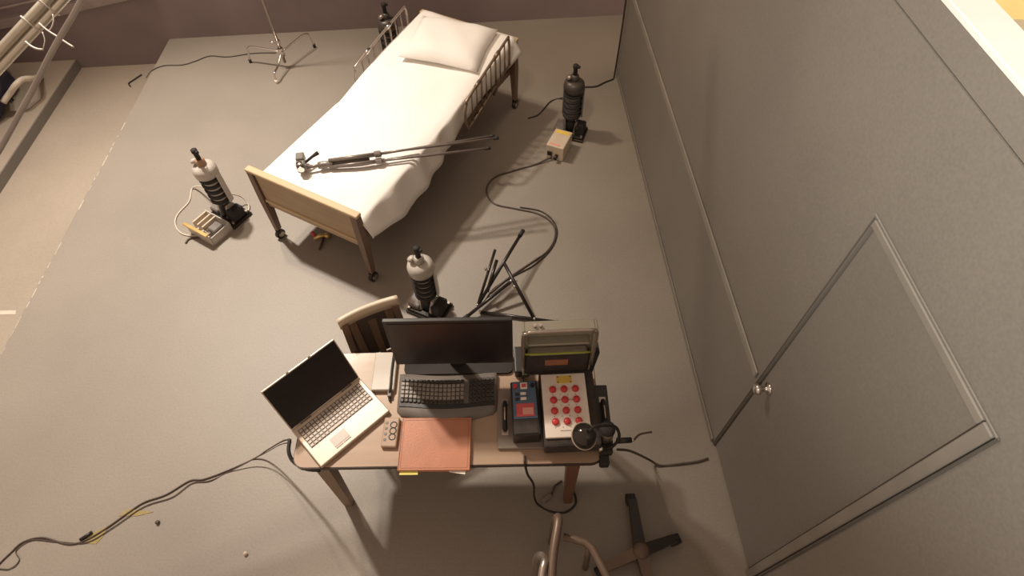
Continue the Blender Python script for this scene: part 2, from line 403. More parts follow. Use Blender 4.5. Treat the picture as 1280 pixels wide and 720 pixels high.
# tuck over the foot and head ends
for rr, yy in ((rows[0], .018), (rows[-1], BL-.018)):
    low = [g.bm.verts.new((v.co.x, yy, v.co.z-.04 if 4 <= k <= len(rr)-7 else v.co.z-.01)) for k, v in enumerate(rr)]
    for k in range(len(rr)-1): g.bm.faces.new((rr[k], rr[k+1], low[k+1], low[k])).smooth = True
so = g.build('bed_sheet', M['sheet'], mt); md = so.modifiers.new('thickness', 'SOLIDIFY'); md.thickness = .004; md.offset = 1

# pillow
pz = headz(1.88)
pil = MB(); t = bmesh.new(); bmesh.ops.create_cube(t, size=2); bmesh.ops.subdivide_edges(t, edges=t.edges[:], cuts=11, use_grid_fill=True)
for v in t.verts:
    x, yv, z = v.co; ex = max(abs(x), abs(yv)); r = math.hypot(x, yv)/1.414
    prof = (max(0., (1-abs(x)**3.0))*max(0., (1-abs(yv)**3.0)))**.45
    zz = (z if abs(z) < 1 else math.copysign(1, z))*(.006+.072*prof)
    pinch = 1-.06*(1-abs(x*yv))*(ex**4)
    zz += .006*math.sin(x*7+yv*5)*prof
    if zz < 0: zz *= .40
    v.co = (x*.325*pinch, yv*.25*pinch, zz)
for f in t.faces: f.smooth = True
pil._merge(t); pl = pil.build('pillow', M['sheet'])
pl.location = BC + BV*1.79 + BU*.03 + Vector((0, 0, pz+.032)); pl.rotation_euler = (Matrix.Rotation(BZ+.17, 3, 'Z') @ Matrix.Rotation(math.radians(6), 3, 'X')).to_euler()
tag(pl, 'plump white pillow at the raised head end of the bed', 'pillow')

# camera tripod lying across the foot end of the bed
tz = .615
a0 = at(388, 209, tz+.03); a1 = at(613, 178, tz+.03); dr = (a1-a0); ln = dr.length; dr.normalize(); sd = Vector((-dr.y, dr.x, 0))
tr = thing('camera_tripod', 'folded grey camera tripod lying across the foot of the white bed', 'tripod', a0-Vector((0, 0, .03)), math.atan2(dr.y, dr.x))
# local x along the legs, origin on the sheet
p = MB(); p.lathe([(.012, -.02), (.024, -.015), (.026, .02), (.022, .05), (.026, .055), (.026, .08), (.016, .085)], (.07, 0, .035), (0, PI/2, 0), 14); p.build('collar', M['tripod'], tr)
p = MB(); p.cyl((-.02, 0, .035), (.08, 0, .035), .011); p.cyl((.08, 0, .035), (.40, 0, .030), .010); p.build('center_column', M['tripod'], tr)
for k, (yy, zz, ye, ze) in enumerate(((.028, .030, .060, .032), (-.022, .026, -.052, .026), (.004, .062, .012, .05))):
    up_ = MB(); up_.tube([(.13, yy, zz), (.46, yy*1.25, zz)], .0135, 10); up_.box((.46, yy*1.25, zz), (.045, .034, .032), bev=.004)
    lg = up_.build('leg', M['tripod'], tr)
    lo = MB(); L2 = ln + (.02, -.03, .04)[k]; lo.tube([(.46, yy*1.25, zz), (.62, yy*1.5, zz), (L2, ye, ze)], .0085, 8); lo.build('lower_leg', M['tripod'], lg)
    ft = MB(); ft.cyl((L2-.012, ye, ze), (L2+.022, ye, ze), .013, .010); ft.build('foot', M['rubber'], lg)
p = MB(); p.box((-.055, 0, .045), (.06, .05, .075), bev=.006); p.cyl((-.055, -.035, .045), (-.055, .035, .045), .026, n=16); p.box((-.06, .075, .05), (.055, .07, .06), bev=.006)
p.build('tripod_head', M['grey'], tr)
p = MB(); p.cyl((-.055, -.042, .055), (-.055, -.030, .055), .022, n=16); p.lathe([(.020, 0), (.022, .004), (.010, .008)], (-.056, -.01, .083), n=16); p.build('level_disc', M['chrome'], tr)
p = MB(); p.tube([(-.03, .03, .05), (.02, .075, .055), (.06, .10, .06)], [.009, .010, .015], 10); p.build('pan_handle', M['blackm'], tr)

# ================================================================== RIBBED CYLINDER UNITS
def unit(name, label, loc, rz, pale=False):
    u = thing(name, label, 'device', loc, rz, 'ribbed cylinder units around the bed')
    p = MB(); p.box((0, 0, .012), (.27, .19, .024), bev=.004); p.build('base_plate', M['blackmetal'], u)
    for s in (-1, 1):
        p = MB(); p.box((0, s*.07, .034), (.25, .03, .02), bev=.002); p.build('base_rail', M['blackmetal'], u)
    p = MB(); p.box((.085, .0, .075), (.075, .12, .095), bev=.01); p.box((.10, -.045, .13), (.05, .03, .05), bev=.008); p.build('clamp_block', M['blackm'], u)
    p = MB(); p.box((-.085, 0, .055), (.09, .13, .06), bev=.008); p.build('valve_block', M['grey'], u)
    for s in (-1, 1):
        p = MB(); p.hexa([(s*.04-.012, -.06, .024), (s*.04+.012, -.06, .024), (s*.04+.012, .06, .024), (s*.04-.012, .06, .024),
                          (s*.052-.010, -.025, .15), (s*.052+.010, -.025, .15), (s*.052+.010, .025, .15), (s*.052-.010, .025, .15)])
        p.build('bracket', M['frost'] if pale else M['grey'], u)
    for (bx, by) in ((-.115, -.07), (.115, -.07), (-.115, .07), (.115, .07)):
        p = MB(); p.cyl((bx, by, .03), (bx, by, .055), .011, n=8); p.build('bolt', M['steel'], u)
    p = MB(); p.lathe([(.040, .03), (.040, .12), (.034, .14), (.034, .165), (.050, .18)], n=20); p.build('neck', M['rubber'], u)
    p = MB(); p.lathe([(.055, .175), (.060, .185), (.060, .445), (.052, .455)], n=24); p.build('cylinder_core', M['frost'] if pale else M['grey'], u)
    for k in range(5):
        p = MB(); zc = .205+k*.052; p.lathe([(.059, zc-.0165), (.070, zc-.014), (.076, zc-.006), (.076, zc+.006), (.070, zc+.014), (.059, zc+.0165)], n=24); p.build('rib', M['rubber'], u)
    for s in (-1, 1):
        p = MB(); p.box((s*.076, .03, .325), (.012, .05, .29), (0, 0, s*.35), bev=.004); p.build('side_strip', M['frost'] if pale else M['grey'], u)
    p = MB(); p.lathe([(.060, .445), (.084, .448), (.086, .490), (.080, .515), (.062, .532), (.034, .540)], n=26); p.build('top_cap', M['frost'] if pale else M['cap_dark'], u)
    p = MB(); p.lathe([(.030, .535), (.034, .542), (.032, .580), (.020, .588)], n=18); p.build('collar', M['orange'] if pale is True else M['frost'] if pale else M['cap_dark'], u)
    p = MB(); p.lathe([(.018, .582), (.017, .645), (.022, .650), (.022, .672), (.012, .68)], n=14); p.box((.012, 0, .66), (.05, .02, .022), bev=.004); p.build('top_rod', M['blackm'], u)
    p = MB(); p.lathe([(.020, 0), (.026, .006), (.024, .024), (.012, .03)], (-.035, -.02, .555), (0, -.5, 0), 14); p.build('fitting', M['frost'] if pale else M['steel'], u)
    return u
def ctr(px, py, z): q = at(px, py, z); return (q.x, q.y, 0)
LU, FU, RU, RR = ctr(266, 229, .35), ctr(529, 349, .35), ctr(716, 127, .33), ctr(483, 25, .52)
unit('ribbed_cylinder', 'pale capped ribbed black cylinder standing on the open floor left of the bed', LU, -.55, True)
unit('ribbed_cylinder', 'pale capped ribbed cylinder behind the black monitor, before the bed', FU, -.45, 2)
unit('ribbed_cylinder', 'dark ribbed cylinder on the floor between the bed and the right wall', RU, -.35)
unit('ribbed_cylinder', 'dark ribbed cylinder behind the far bed rail by the back wall', RR, .2)

# power boxes beside the units
q = at(699, 181, .07)
bx = thing('power_box', 'cream metal box with a yellow and a red sticker beside the right-hand cylinder', 'box', (q.x, q.y, 0), -.42)
p = MB(); p.box((0, 0, .07), (.15, .22, .14), bev=.005); p.build('housing', M['cream'], bx)
p = MB(); p.box((.0, .075, .1411), (.12, .04, .002)); p.build('sticker', M['yellowlabel'], bx)['label'] = 'yellow sticker'
p = MB(); p.box((-.01, -.085, .1411), (.09, .022, .002)); p.build('sticker', M['pink'], bx)['label'] = 'red sticker'
p = MB(); p.cyl((.02, -.11, .05), (.02, -.15, .05), .016, n=10); p.box((-.04, -.115, .06), (.04, .012, .035)); p.build('socket', M['black'], bx)
q = at(262, 284, .05)
b2 = thing('power_box', 'open silver box with a gold edge strip before the left-hand cylinder', 'box', (q.x, q.y, 0), -.55)
p = MB(); p.box((0, 0, .006), (.26, .19, .012)); p.box((0, -.092, .06), (.26, .007, .10)); p.box((.127, 0, .045), (.006, .19, .08)); p.box((0, .092, .045), (.26, .007, .08)); p.build('tray', M['lightgrey'], b2)
p = MB(); p.box((-.01, -.097, .112), (.25, .028, .014), bev=.003); p.build('edge_strip', M['gold'], b2)
p = MB(); p.box((.07, .01, .055), (.08, .09, .08), bev=.008); p.build('transformer', M['grey'], b2)
for k in range(3):
    p = MB(); p.box((-.10+.05*k, .015, .065), (.012, .13, .07), bev=.002); p.build('fin', M['cream'], b2)
p = MB(); p.cyl((.02, -.05, .05), (.02, .03, .05), .022, n=12); p.build('capacitor', M['chrome'], b2)

# pale wad of something under the foot of the bed
q = at(401, 297, .02)
wd = thing('brass_fitting', 'small brass coloured fitting on the floor under the footboard', 'fitting', (q.x, q.y, 0), .3)
p = MB(); p.tube([(-.05, 0, .025), (0, .01, .03), (.06, .0, .028)], [.012, .018, .012], 10); p.lathe([(.02, 0), (.024, .01), (.02, .03), (.01, .034)], (.05, 0, .01), n=12); p.build('body', M['gold'], wd)
p = MB(); p.tube([(-.04, .02, .03), (-.055, .045, .06)], .014, 8); p.build('handle', M['redlabel'], wd)
p = MB(); p.tube([(.02, -.005, .02), (-.01, -.07, .012), (-.03, -.10, .01)], .009, 8); p.build('tail', M['cablebr'], wd)

# ================================================================== STAND ON THE FLOOR BY THE BACK WALL
hub = at(352, 66, .16); s0 = Vector((hub.x, hub.y, 0))
st = thing('pole_stand', 'slim chrome pole stand with three splayed bent legs by the back wall', 'stand', s0)
p = MB(); p.tube([(0, 0, .06), (0, 0, 1.0), (-.02, .0, 2.3)], [.013, .012, .010], 10); p.build('pole', M['steel'], st)
p = MB(); p.cyl((0, 0, .13), (0, 0, .21), .026, n=14); p.build('hub', M['chrome'], st)
p = MB(); p.cyl((0, 0, .26), (0, 0, .29), .022); p.build('clamp_collar', M['chrome'], st)
p = MB(); p.tube([(-.015, 0, .275), (-.07, -.02, .28)], .011); p.build('clamp_knob', M['chrome'], st)
for (p1, p2) in (((320, 53), (313, 77)), ((384, 43), (393, 58)), ((347, 82), (346, 103))):
    f = at(*p2, .01); f.z = 0; u_ = (f-s0); L = u_.length; u_.normalize()
    kz_ = .17 if p2[1] != 103 else .10
    kn = u_*(L*.88); lg = MB(); lg.tube(curve_pts([(0, 0, .165), (kn.x*.6, kn.y*.6, kz_+.01), (kn.x, kn.y, kz_), (u_.x*L*.97, u_.y*L*.97, .08), (u_.x*L, u_.y*L, .012)], 4), .0095, 8)
    lo = lg.build('leg', M['chrome'], st)
    ft = MB(); ft.cyl((u_.x*L, u_.y*L, 0), (u_.x*L, u_.y*L, .035), .014, n=10); ft.build('foot', M['paper'] if p2[1] == 103 else M['rubber'], lo)  # front foot coloured white to paint its bright glint

# folded black tube stand behind the table
V = lambda px, py, z: at(px, py, z)
A_, B_, C_, D_ = V(654, 288, .22), V(629.6, 328, .22), V(638.6, 352, .16), V(668, 399, .02)
F_, G_, E_, H_, I_ = V(597, 382, .05), V(577, 401, .02), V(619, 312, .24), V(600, 390, .02), V(706, 404, .02)
o0 = V(620, 390, 0)
fs = thing('tube_stand', 'collapsed black tubular stand lying on the floor behind the monitor', 'stand', o0)
for pts, r in (([A_, B_, F_], .012), ([B_, D_], .012), ([C_, G_], .012), ([H_, I_], .012), ([E_, F_], .010), ([V(621, 325, .22), V(609, 365, .12)], .012)):
    p = MB(); p.tube(pts, r, 10); p.build('tube', M['blackmetal'], fs, True)
for q in (C_, D_, F_, H_, V(643, 359, .15), V(607, 337, .18)):
    p = MB(); p.lathe([(.004, -.013), (.009, -.009), (.0105, 0), (.009, .009), (.004, .013)], q+Vector((0, 0, .006)), n=10); p.build('rivet', M['chrome'], fs, True)
for q, q2 in ((A_, B_), (I_, H_), (G_, C_)):
    d = (q2-q).normalized(); p = MB(); p.cyl(q, q+d*.06, .0155, n=10); p.build('end_cap', M['rubber'], fs, True)

# ================================================================== CHAIR BEHIND THE TABLE
cl, cr_ = at(421, 401, .90), at(497, 372, .90)
xd = (cr_-cl); cw = .42; yaw = math.atan2(xd.y, xd.x); mid = (cl+cr_)/2
chair = thing('wooden_chair', 'wooden chair with cream curved top rail, tucked in behind the laptop', 'chair', (mid.x, mid.y, 0), yaw)
W2 = xd.length/2
def crest(x): return -.05*(x/W2)**2
p = MB(); n = 16; rows = []
for i in range(n+1):
    x = -W2+2*W2*i/n; yb = .022*(1-(x/W2)**2); zt = .90+.012*(x/W2)**2*(1 if x > 0 else 0)
    th = .030
    rows.append([p.bm.verts.new(v) for v in ((x, yb-th/2, zt-.07), (x, yb+th/2, zt-.07), (x, yb+th/2, zt-.006), (x, yb+th/2-.008, zt), (x, yb-th/2+.008, zt), (x, yb-th/2, zt-.006))])
for a, b in zip(rows, rows[1:]):
    for k in range(6): p.bm.faces.new((a[k], a[(k+1) % 6], b[(k+1) % 6], b[k])).smooth = True
p.bm.faces.new(rows[0]); p.bm.faces.new(rows[-1])
p.build('top_rail', M['crest'], chair)['label'] = 'cream curved top rail'
p = MB(); p.hexa([(-.16, -.012, .48), (.16, -.012, .48), (.16, .0, .48), (-.16, .0, .48), (-W2+.04, .012, .838), (W2-.04, .012, .838), (W2-.04, .022, .838), (-W2+.04, .022, .838)]); p.build('slat_shade_panel', M['slat_shade'], chair)['label'] = 'dark panel standing in for shade between the slats'  # dark panel added to paint the shade behind the slats
for k in range(3):
    x = -W2*.62+W2*1.24*k/2; yb = .022*(1-(x/W2)**2)
    p = MB(); p.hexa([(x*.9-.018, -.03, .46), (x*.9+.018, -.03, .46), (x*.9+.018, -.015, .46), (x*.9-.018, -.015, .46), (x-.022, yb-.007, .84), (x+.022, yb-.007, .84), (x+.022, yb+.007, .84), (x-.022, yb+.007, .84)]); p.build('slat', M['brown'], chair)
p = MB(); p.box((0, -.19, .455), (.40, .36, .035), bev=.012, seg=2); p.build('seat', M['brown'], chair)
for sx in (-1, 1):
    p = MB(); p.hexa([(sx*.17-.018, .02, 0), (sx*.17+.018, .02, 0), (sx*.17+.018, .055, 0), (sx*.17-.018, .055, 0), (sx*(W2-.025)-.018, -.018, .85), (sx*(W2-.025)+.018, -.018, .85), (sx*(W2-.025)+.018, .015, .85), (sx*(W2-.025)-.018, .015, .85)]); p.build('leg', M['brown'], chair)
    p = MB(); p.hexa([(sx*.17-.014, -.355, 0), (sx*.17+.014, -.355, 0), (sx*.17+.014, -.325, 0), (sx*.17-.014, -.325, 0), (sx*.17-.019, -.36, .44), (sx*.17+.019, -.36, .44), (sx*.17+.019, -.32, .44), (sx*.17-.019, -.32, .44)]); p.build('leg', M['brown'], chair)
p = MB(); p.cyl((-.16, -.34, .2), (-.16, .03, .2), .010); p.cyl((.16, -.34, .2), (.16, .03, .2), .010); p.cyl((-.16, -.15, .2), (.16, -.15, .2), .010); p.build('stretcher', M['brown'], chair)

# ================================================================== TABLE
TX0, TX1, TY0, TY1, TZ = -1.045, .415, .945, 1.555, .74
tb = thing('work_table', 'worn wooden work table with dark edging and splayed legs, covered in equipment', 'table', ((TX0+TX1)/2, (TY0+TY1)/2, 0))
def rrect(x0, y0, x1, y1, r, n=5):
    out = []
    for cx, cy, a in ((x1-r, y0+r, -PI/2), (x1-r, y1-r, 0), (x0+r, y1-r, PI/2), (x0+r, y0+r, PI)):
        for k in range(n+1): out.append((cx+r*math.cos(a+PI/2*k/n), cy+r*math.sin(a+PI/2*k/n)))
    return out
p = MB(); p.prism(rrect(TX0+.004, TY0+.004, TX1-.004, TY1-.004, .055), TZ-.026, TZ); p.build('tabletop', M['table'], tb, True)
p = MB(); p.prism(rrect(TX0, TY0, TX1, TY1, .058), TZ-.030, TZ-.003); p.build('edging', M['tableedge'], tb, True)
for (x0, x1, y0, y1) in ((TX0+.09, TX1-.09, TY0+.05, TY0+.07), (TX0+.09, TX1-.09, TY1-.07, TY1-.05), (TX0+.08, TX0+.10, TY0+.05, TY1-.05), (TX1-.1, TX1-.08, TY0+.05, TY1-.05)):
    p = MB(); p.box(((x0+x1)/2, (y0+y1)/2, TZ-.065), (x1-x0, y1-y0, .07)); p.build('apron', M['tableedge'], tb, True)
for (x, yv, fx, fy, m, lab) in ((TX0+.115, TY0+.06, TX0+.095, TY0+.05, 'legl', None), (TX1-.135, TY0+.06, TX1-.12, TY0+.045, 'legr', 'reddish brown leg'), (TX0+.115, TY1-.06, TX0+.095, TY1-.05, 'legl', None), (TX1-.135, TY1-.06, TX1-.12, TY1-.05, 'legr', 'reddish brown leg')):
    p = MB(); a, b = .034, .022
    p.hexa([(fx-b, fy-b, 0), (fx+b, fy-b, 0), (fx+b, fy+b, 0), (fx-b, fy+b, 0), (x-a, yv-a, TZ-.032), (x+a, yv-a, TZ-.032), (x+a, yv+a, TZ-.032), (x-a, yv+a, TZ-.032)])
    o = p.build('leg', M[m], tb, True)
    if lab: o['label'] = lab

# laptop
T = TZ
fl, fr = at(401, 584, T+.025), at(487, 513, T+.025)
lx = (fr-fl); LW = .40; lyaw = math.atan2(lx.y, lx.x); lm = (fl+fr)/2
lap = thing('laptop', 'open silver laptop with dark screen on the left end of the table', 'laptop', (lm.x, lm.y, T), lyaw)
LD = .255
p = MB(); p.box((0, LD/2, .014), (LW, LD, .024), bev=.005, seg=2); base = p.build('base', M['silver'], lap)
p = MB(); p.box((0, .165, .0262), (.36, .122, .0015)); p.build('key_well', M['grey'], base)
p = MB()
for r in range(6):
    nk = 17
    for k in range(nk):
        if r == 0 and 4 < k < 9: continue
        p.box((-.168+k*.021, .116+r*.0195, .029), (.0165, .0150, .005), bev=.0012)
p.box((-.168+6.5*.021, .116, .029), (.080, .015, .005), bev=.0012)
ks = p.build('keys', M['key'], base); ks['kind'] = 'stuff'
p = MB(); p.box((-.055, .058, .0268), (.085, .050, .0012)); p.build('touchpad', M['lightgrey'], base)
for x in (-.076, -.034):
    p = MB(); p.box((x, .026, .0275), (.04, .010, .002)); p.build('touchpad_button', M['key'], base)
# lid: hinged at the back, leaning back
lid_t = math.radians(28)
p = MB(); p.box((0, 0, .135), (LW, .012, .262), bev=.004, seg=2); ld = p.build('lid', M['silver'], lap); ld.location = (0, LD-.006, .028); ld.rotation_euler = (-lid_t, 0, 0)
p = MB(); p.box((0, -.0068, .134), (LW-.012, .002, .250)); p.build('screen', M['screen'], ld)
for x in (-.06, .06):
    p = MB(); p.box((x, -.002, .2655), (.014, .008, .003)); p.build('latch', M['grey'], ld)
for x in (-.12, .12):
    p = MB(); p.cyl((x-.03, LD-.004, .026), (x+.03, LD-.004, .026), .009); p.build('hinge', M['grey'], lap)

# slim drive with a cable, between laptop and monitor
q = at(481, 464, T+.02)
dv = thing('slim_drive', 'slim pale rectangular drive box lying between laptop and monitor', 'drive', (q.x, q.y, T), .0)
p = MB(); p.box((0, 0, .014), (.115, .215, .026), bev=.004); p.build('case', M['lightgrey'], dv)
p = MB(); p.tube(curve_pts([(.040, .10, .033), (.038, 0, .033), (.040, -.10, .033), (.035, -.135, .012), (.04, -.16, .008)], 5), .006); p.build('lead', M['cable'], dv)
p = MB(); p.box((.037, -.125, .020), (.020, .034, .012), bev=.003); p.build('plug', M['grey'], dv)

# monitor
mo = thing('monitor', 'wide black monitor with a dark blank screen standing at the back of the table', 'monitor', (-.288, 1.42, T))
p = MB(); p.box((0, 0, .330), (.575, .022, .395), bev=.004, seg=2); hs = p.build('housing', M['black'], mo)
p = MB(); p.box((0, -.0115, .336), (.535, .003, .345)); p.build('screen', M['screen'], hs)
p = MB(); p.box((0, .03, .33), (.34, .05, .24), bev=.015); p.build('back_cover', M['blackm'], hs)
p = MB(); p.box((0, .055, .15), (.07, .03, .28), bev=.006); p.build('stand_neck', M['blackm'], mo)
p = MB(); p.prism(rrect(-.27, -.005, .285, .115, .03), 0, .016); p.build('stand_foot', M['blackm'], mo)

# curved keyboard
kb = thing('keyboard', 'curved black and grey keyboard with wide palm rest below the monitor', 'keyboard', (-.330, 1.235, T))
def kbz(x, v): return .014+.018*math.exp(-(x/.13)**2)+.012*v
g = MB(); NX, NYk = 24, 6; top = []; bot = []
for i in range(NX+1):
    x = -.245+.49*i/NX; fr_ = -.055-.016*math.cos(x/.245*PI)-.018*math.cos(x/.245*PI/2)
    if i in (0, NX): fr_ += .02
    bk = .165-.012*math.cos(x/.245*PI)
    col = []; cb = []
    for j in range(NYk+1):
        v = j/NYk; yy = fr_+(bk-fr_)*v; zz = kbz(x, v)*(1 if j else .45)
        col.append(g.bm.verts.new((x, yy, zz))); cb.append(g.bm.verts.new((x, yy, 0)))
    top.append(col); bot.append(cb)
for i in range(NX):
    for j in range(NYk):
        g.bm.faces.new((top[i][j], top[i+1][j], top[i+1][j+1], top[i][j+1])).smooth = True
        g.bm.faces.new((bot[i][j], bot[i][j+1], bot[i+1][j+1], bot[i+1][j]))
    g.bm.faces.new((top[i][0], bot[i][0], bot[i+1][0], top[i+1][0])); g.bm.faces.new((top[i][NYk], top[i+1][NYk], bot[i+1][NYk], bot[i][NYk]))
for j in range(NYk):
    g.bm.faces.new((top[0][j], top[0][j+1], bot[0][j+1], bot[0][j])); g.bm.faces.new((top[NX][j], bot[NX][j], bot[NX][j+1], top[NX][j+1]))
g.build('body', M['grey'], kb)
def kcurve(x): return -.012*math.cos(x/.245*PI)
p = MB(); pw = MB()
for r in range(6):
    for k in range(22):
        x = -.222+k*.0212
        if k in (15,): continue
        yy = .022+r*.0215+kcurve(x); v = (yy+.085)/.24
        (pw if r in (1, 2, 3, 4) and k < 15 else p).box((x, yy, kbz(x, v)+.006), (.0172, .0172, .010), bev=.002)
o = p.build('keys', M['keyb'], kb); o['kind'] = 'stuff'
o = pw.build('keys', M['keyw'], kb); o['kind'] = 'stuff'; o['label'] = 'pale letter keys'
g = MB(); rows = []
for i in range(15):
    x = -.235+.47*i/14; yy = .002+kcurve(x)
    rows.append([g.bm.verts.new((x, yy+dy, kbz(x, (yy+dy+.085)/.24)+.0035)) for dy in (-.010, .010)] + [g.bm.verts.new((x, yy+dy, .005)) for dy in (.010, -.010)])
for a, b in zip(rows, rows[1:]):
    for k in range(4): g.bm.faces.new((a[k], a[(k+1) % 4], b[(k+1) % 4], b[k]))
g.build('space_strip', M['black'], kb)
g = MB(); g.box((-.02, -.075, .018), (.03, .014, .006), bev=.002); g.build('badge', M['chrome'], kb)

# handset
q = at(488, 540, T+.02)
ph = thing('handset', 'small tan handset with round dark buttons left of the leather folder', 'remote', (q.x, q.y, T), -.03)
p = MB(); p.box((0, 0, .012), (.075, .150, .022), bev=.007, seg=2); p.build('body', M['handset'], ph)
for k in range(3):
    p = MB(); p.torus(.015, .0025, (.012, .035-k*.030, .0235), n=16, m=6); p.build('button', M['black'], ph)
for k in range(4):
    p = MB(); p.box((-.022, .045-k*.028, .0235), (.012, .012, .003)); p.build('side_button', M['grey'], ph)

# leather folder
pd = thing('leather_folder', 'brown leather folder with paper tabs at the front edge of the table', 'folder', (-.375, 1.046, T), -.01)
p = MB(); p.box((0, 0, .022), (.335, .258, .007), bev=.003, seg=2); p.box((-.163, 0, .0135), (.010, .258, .024), bev=.004); p.build('front_cover', M['leather'], pd)
p = MB(); p.box((0, 0, .004), (.335, .258, .007), bev=.003); p.build('back_cover', M['leather'], pd)
p = MB(); p.box((.004, 0, .0125), (.315, .246, .010)); p.build('paper_block', M['paper'], pd)
for s in (-1, 1):
    p = MB(); p.box((0, s*.117, .0258), (.31, .0025, .0012)); p.build('stitching', M['stitch'], pd)
    p = MB(); p.box((s*.155, 0, .0258), (.0025, .234, .0012)); p.build('stitching', M['stitch'], pd)
p = MB(); p.box((-.115, -.130, .012), (.085, .030, .004)); p.build('tab', M['yellowtab'], pd)['label'] = 'yellow tab'
p = MB(); p.box((.11, -.128, .012), (.075, .022, .004), (0, 0, -.15)); p.build('tab', M['paper'], pd)['label'] = 'white paper tab'

# equipment tray with handles
ty = thing('carrying_plate', 'flat tan and dark carrying plate with two black handles under the button case', 'tray', (.19, 1.17, T))
p = MB(); p.box((-.14, 0, .009), (.26, .305, .016), bev=.003); p.build('plate', M['plate'], ty)
p = MB(); p.box((.133, .005, .0095), (.285, .325, .017), bev=.003); p.build('shade_plate', M['black'], ty)['label'] = 'right half of the plate, painted black as shade'  # black colour paints the shade over the right half
for x in (-.235, .245):
    p = MB(); p.tube(curve_pts([(x, -.06, .017), (x, -.058, .045), (x, -.03, .055), (x, .04, .055), (x, .068, .045), (x, .07, .017)], 5), .011, 10); h = p.build('handle', M['blackm'], ty)
    p = MB(); p.tube([(x, -.03, .0662), (x, .035, .0662)], .004, 6); p.build('grip_strip', M['silver'], h)
    for dy in (-.075, .085):
        p = MB(); p.box((x, dy, .019), (.032, .03, .006)); p.build('handle_foot', M['steel'], h)

# blue faced meter
q = at(660, 505, T+.11)
me_ = thing('meter_box', 'black instrument box with blue face, switches and red label left of the buttons', 'meter', (q.x-.014, q.y-.02, T+.018), .04)
p = MB(); p.box((0, 0, .05), (.128, .275, .10), bev=.006); p.build('housing', M['black'], me_)
p = MB(); p.box((0, .038, .101), (.112, .190, .004), bev=.001); fc = p.build('face_plate', M['blue'], me_)
p = MB(); p.box((.0, -.015, .1045), (.085, .065, .003)); p.build('label_plate', M['redlabel'], fc)
p = MB(); p.box((.012, -.022, .1065), (.050, .034, .002)); p.build('label_print', M['pink'], fc)
p = MB(); p.box((.0, .108, .107), (.034, .034, .008), bev=.002); p.build('indicator', M['white'], fc)
p = MB(); p.box((.0, .108, .1118), (.020, .018, .002)); p.build('indicator_lens', M['redlabel'], fc)
p = MB(); p.cyl((-.042, .108, .10), (-.042, .108, .115), .011, n=14); p.build('knob', M['red'], fc)
p = MB(); p.cyl((.042, .108, .10), (.042, .108, .115), .010, n=14); p.build('knob', M['black'], fc)
for k in range(2):
    p = MB(); p.box((-.005, .068-k*.026, .107), (.028, .014, .009), bev=.002); p.build('switch', M['white'], fc)
    p = MB(); p.box((-.034, .066-k*.026, .107), (.018, .012, .009), bev=.002); p.build('toggle', M['black'], fc)
p = MB(); p.hexa([(-.052, -.1365, .02), (.052, -.1365, .02), (.052, -.05, .02), (-.052, -.05, .02), (-.052, -.130, .104), (.052, -.130, .104), (.052, -.066, .104), (-.052, -.066, .104)]); p.build('front_cover', M['foam'], me_)

# case with twelve red buttons and open lid
cx, cy = .262, 1.185
cs = thing('button_case', 'black case holding white panel of twelve red buttons, clear lid open', 'case', (cx, cy, T+.0185), .03)
p = MB(); p.box((0, 0, .045), (.265, .39, .088), bev=.012, seg=2); p.build('case_body', M['foam'], cs)
p = MB(); p.box((-.018, .005, .096), (.213, .322, .014), bev=.002); pn = p.build('button_panel', M['white'], cs)
PT = .1035
for r in range(4):
    for c in range(3):
        p = MB(); p.lathe([(.0165, 0), (.0175, .004), (.016, .011), (.010, .0145), (.002, .015)], (-.073+c*.0545, .082-r*.0545, PT), n=16); p.build('button', M['red'], pn)
p = MB(); p.box((-.014, .134, PT+.001), (.074, .038, .002)); yl = p.build('label_plate', M['yellowlabel'], pn); yl['label'] = 'yellow label'
p = MB()
for dx in (-.030, .030):
    for dy in (-.014, .014): p.cyl((-.014+dx, .134+dy, PT+.001), (-.014+dx, .134+dy, PT+.004), .003, n=8)
p.build('screws', M['blackm'], yl)['kind'] = 'stuff'
p = MB()
for r in range(4):
    for c in range(4): p.box((-.075+c*.036, .082-r*.0545-.0265, PT+.0005), (.004, .004, .001))
for k in range(14): p.box((-.065+k*.0072, .0285, PT+.0005), (.005, .003, .001))
for k in range(9): p.box((-.050+k*.0072, -.125, PT+.0005), (.005, .003, .001))
o = p.build('print_marks', M['grey'], pn); o['kind'] = 'stuff'
# lid: smoky tray standing up behind the panel
lid = MB()
x0, x1, z0, z1 = -.213, .122, .05, .475; yb = .245
def lidframe(mb, x0, x1, z0, z1, y0, y1, t):
    mb.box((x0+t/2, (y0+y1)/2, (z0+z1)/2), (t, y1-y0, z1-z0), bev=.004); mb.box((x1-t/2, (y0+y1)/2, (z0+z1)/2), (t, y1-y0, z1-z0), bev=.004)
    mb.box(((x0+x1)/2, (y0+y1)/2, z0+t/2), (x1-x0-2*t, y1-y0, t), bev=.004); mb.box(((x0+x1)/2, (y0+y1)/2, z1-t/2), (x1-x0-2*t, y1-y0, t), bev=.004)
lidframe(lid, x0, x1, z0, z1, yb-.055, yb, .012); lid.box(((x0+x1)/2, yb-.004, (z0+z1)/2), (x1-x0-.02, .008, z1-z0-.02))
lo = lid.build('lid', M['clear'], cs)
p = MB(); p.tube(curve_pts([(x0+.004, yb-.058, .15), (x0+.002, yb-.058, z1-.05), (x0+.02, yb-.058, z1-.012), (x0+.06, yb-.058, z1-.002), (x1-.06, yb-.058, z1-.002), (x1-.02, yb-.058, z1-.012), (x1-.002, yb-.058, z1-.05), (x1-.004, yb-.058, .15)], 5), .008, 8); p.build('rim', M['steel'], lo)
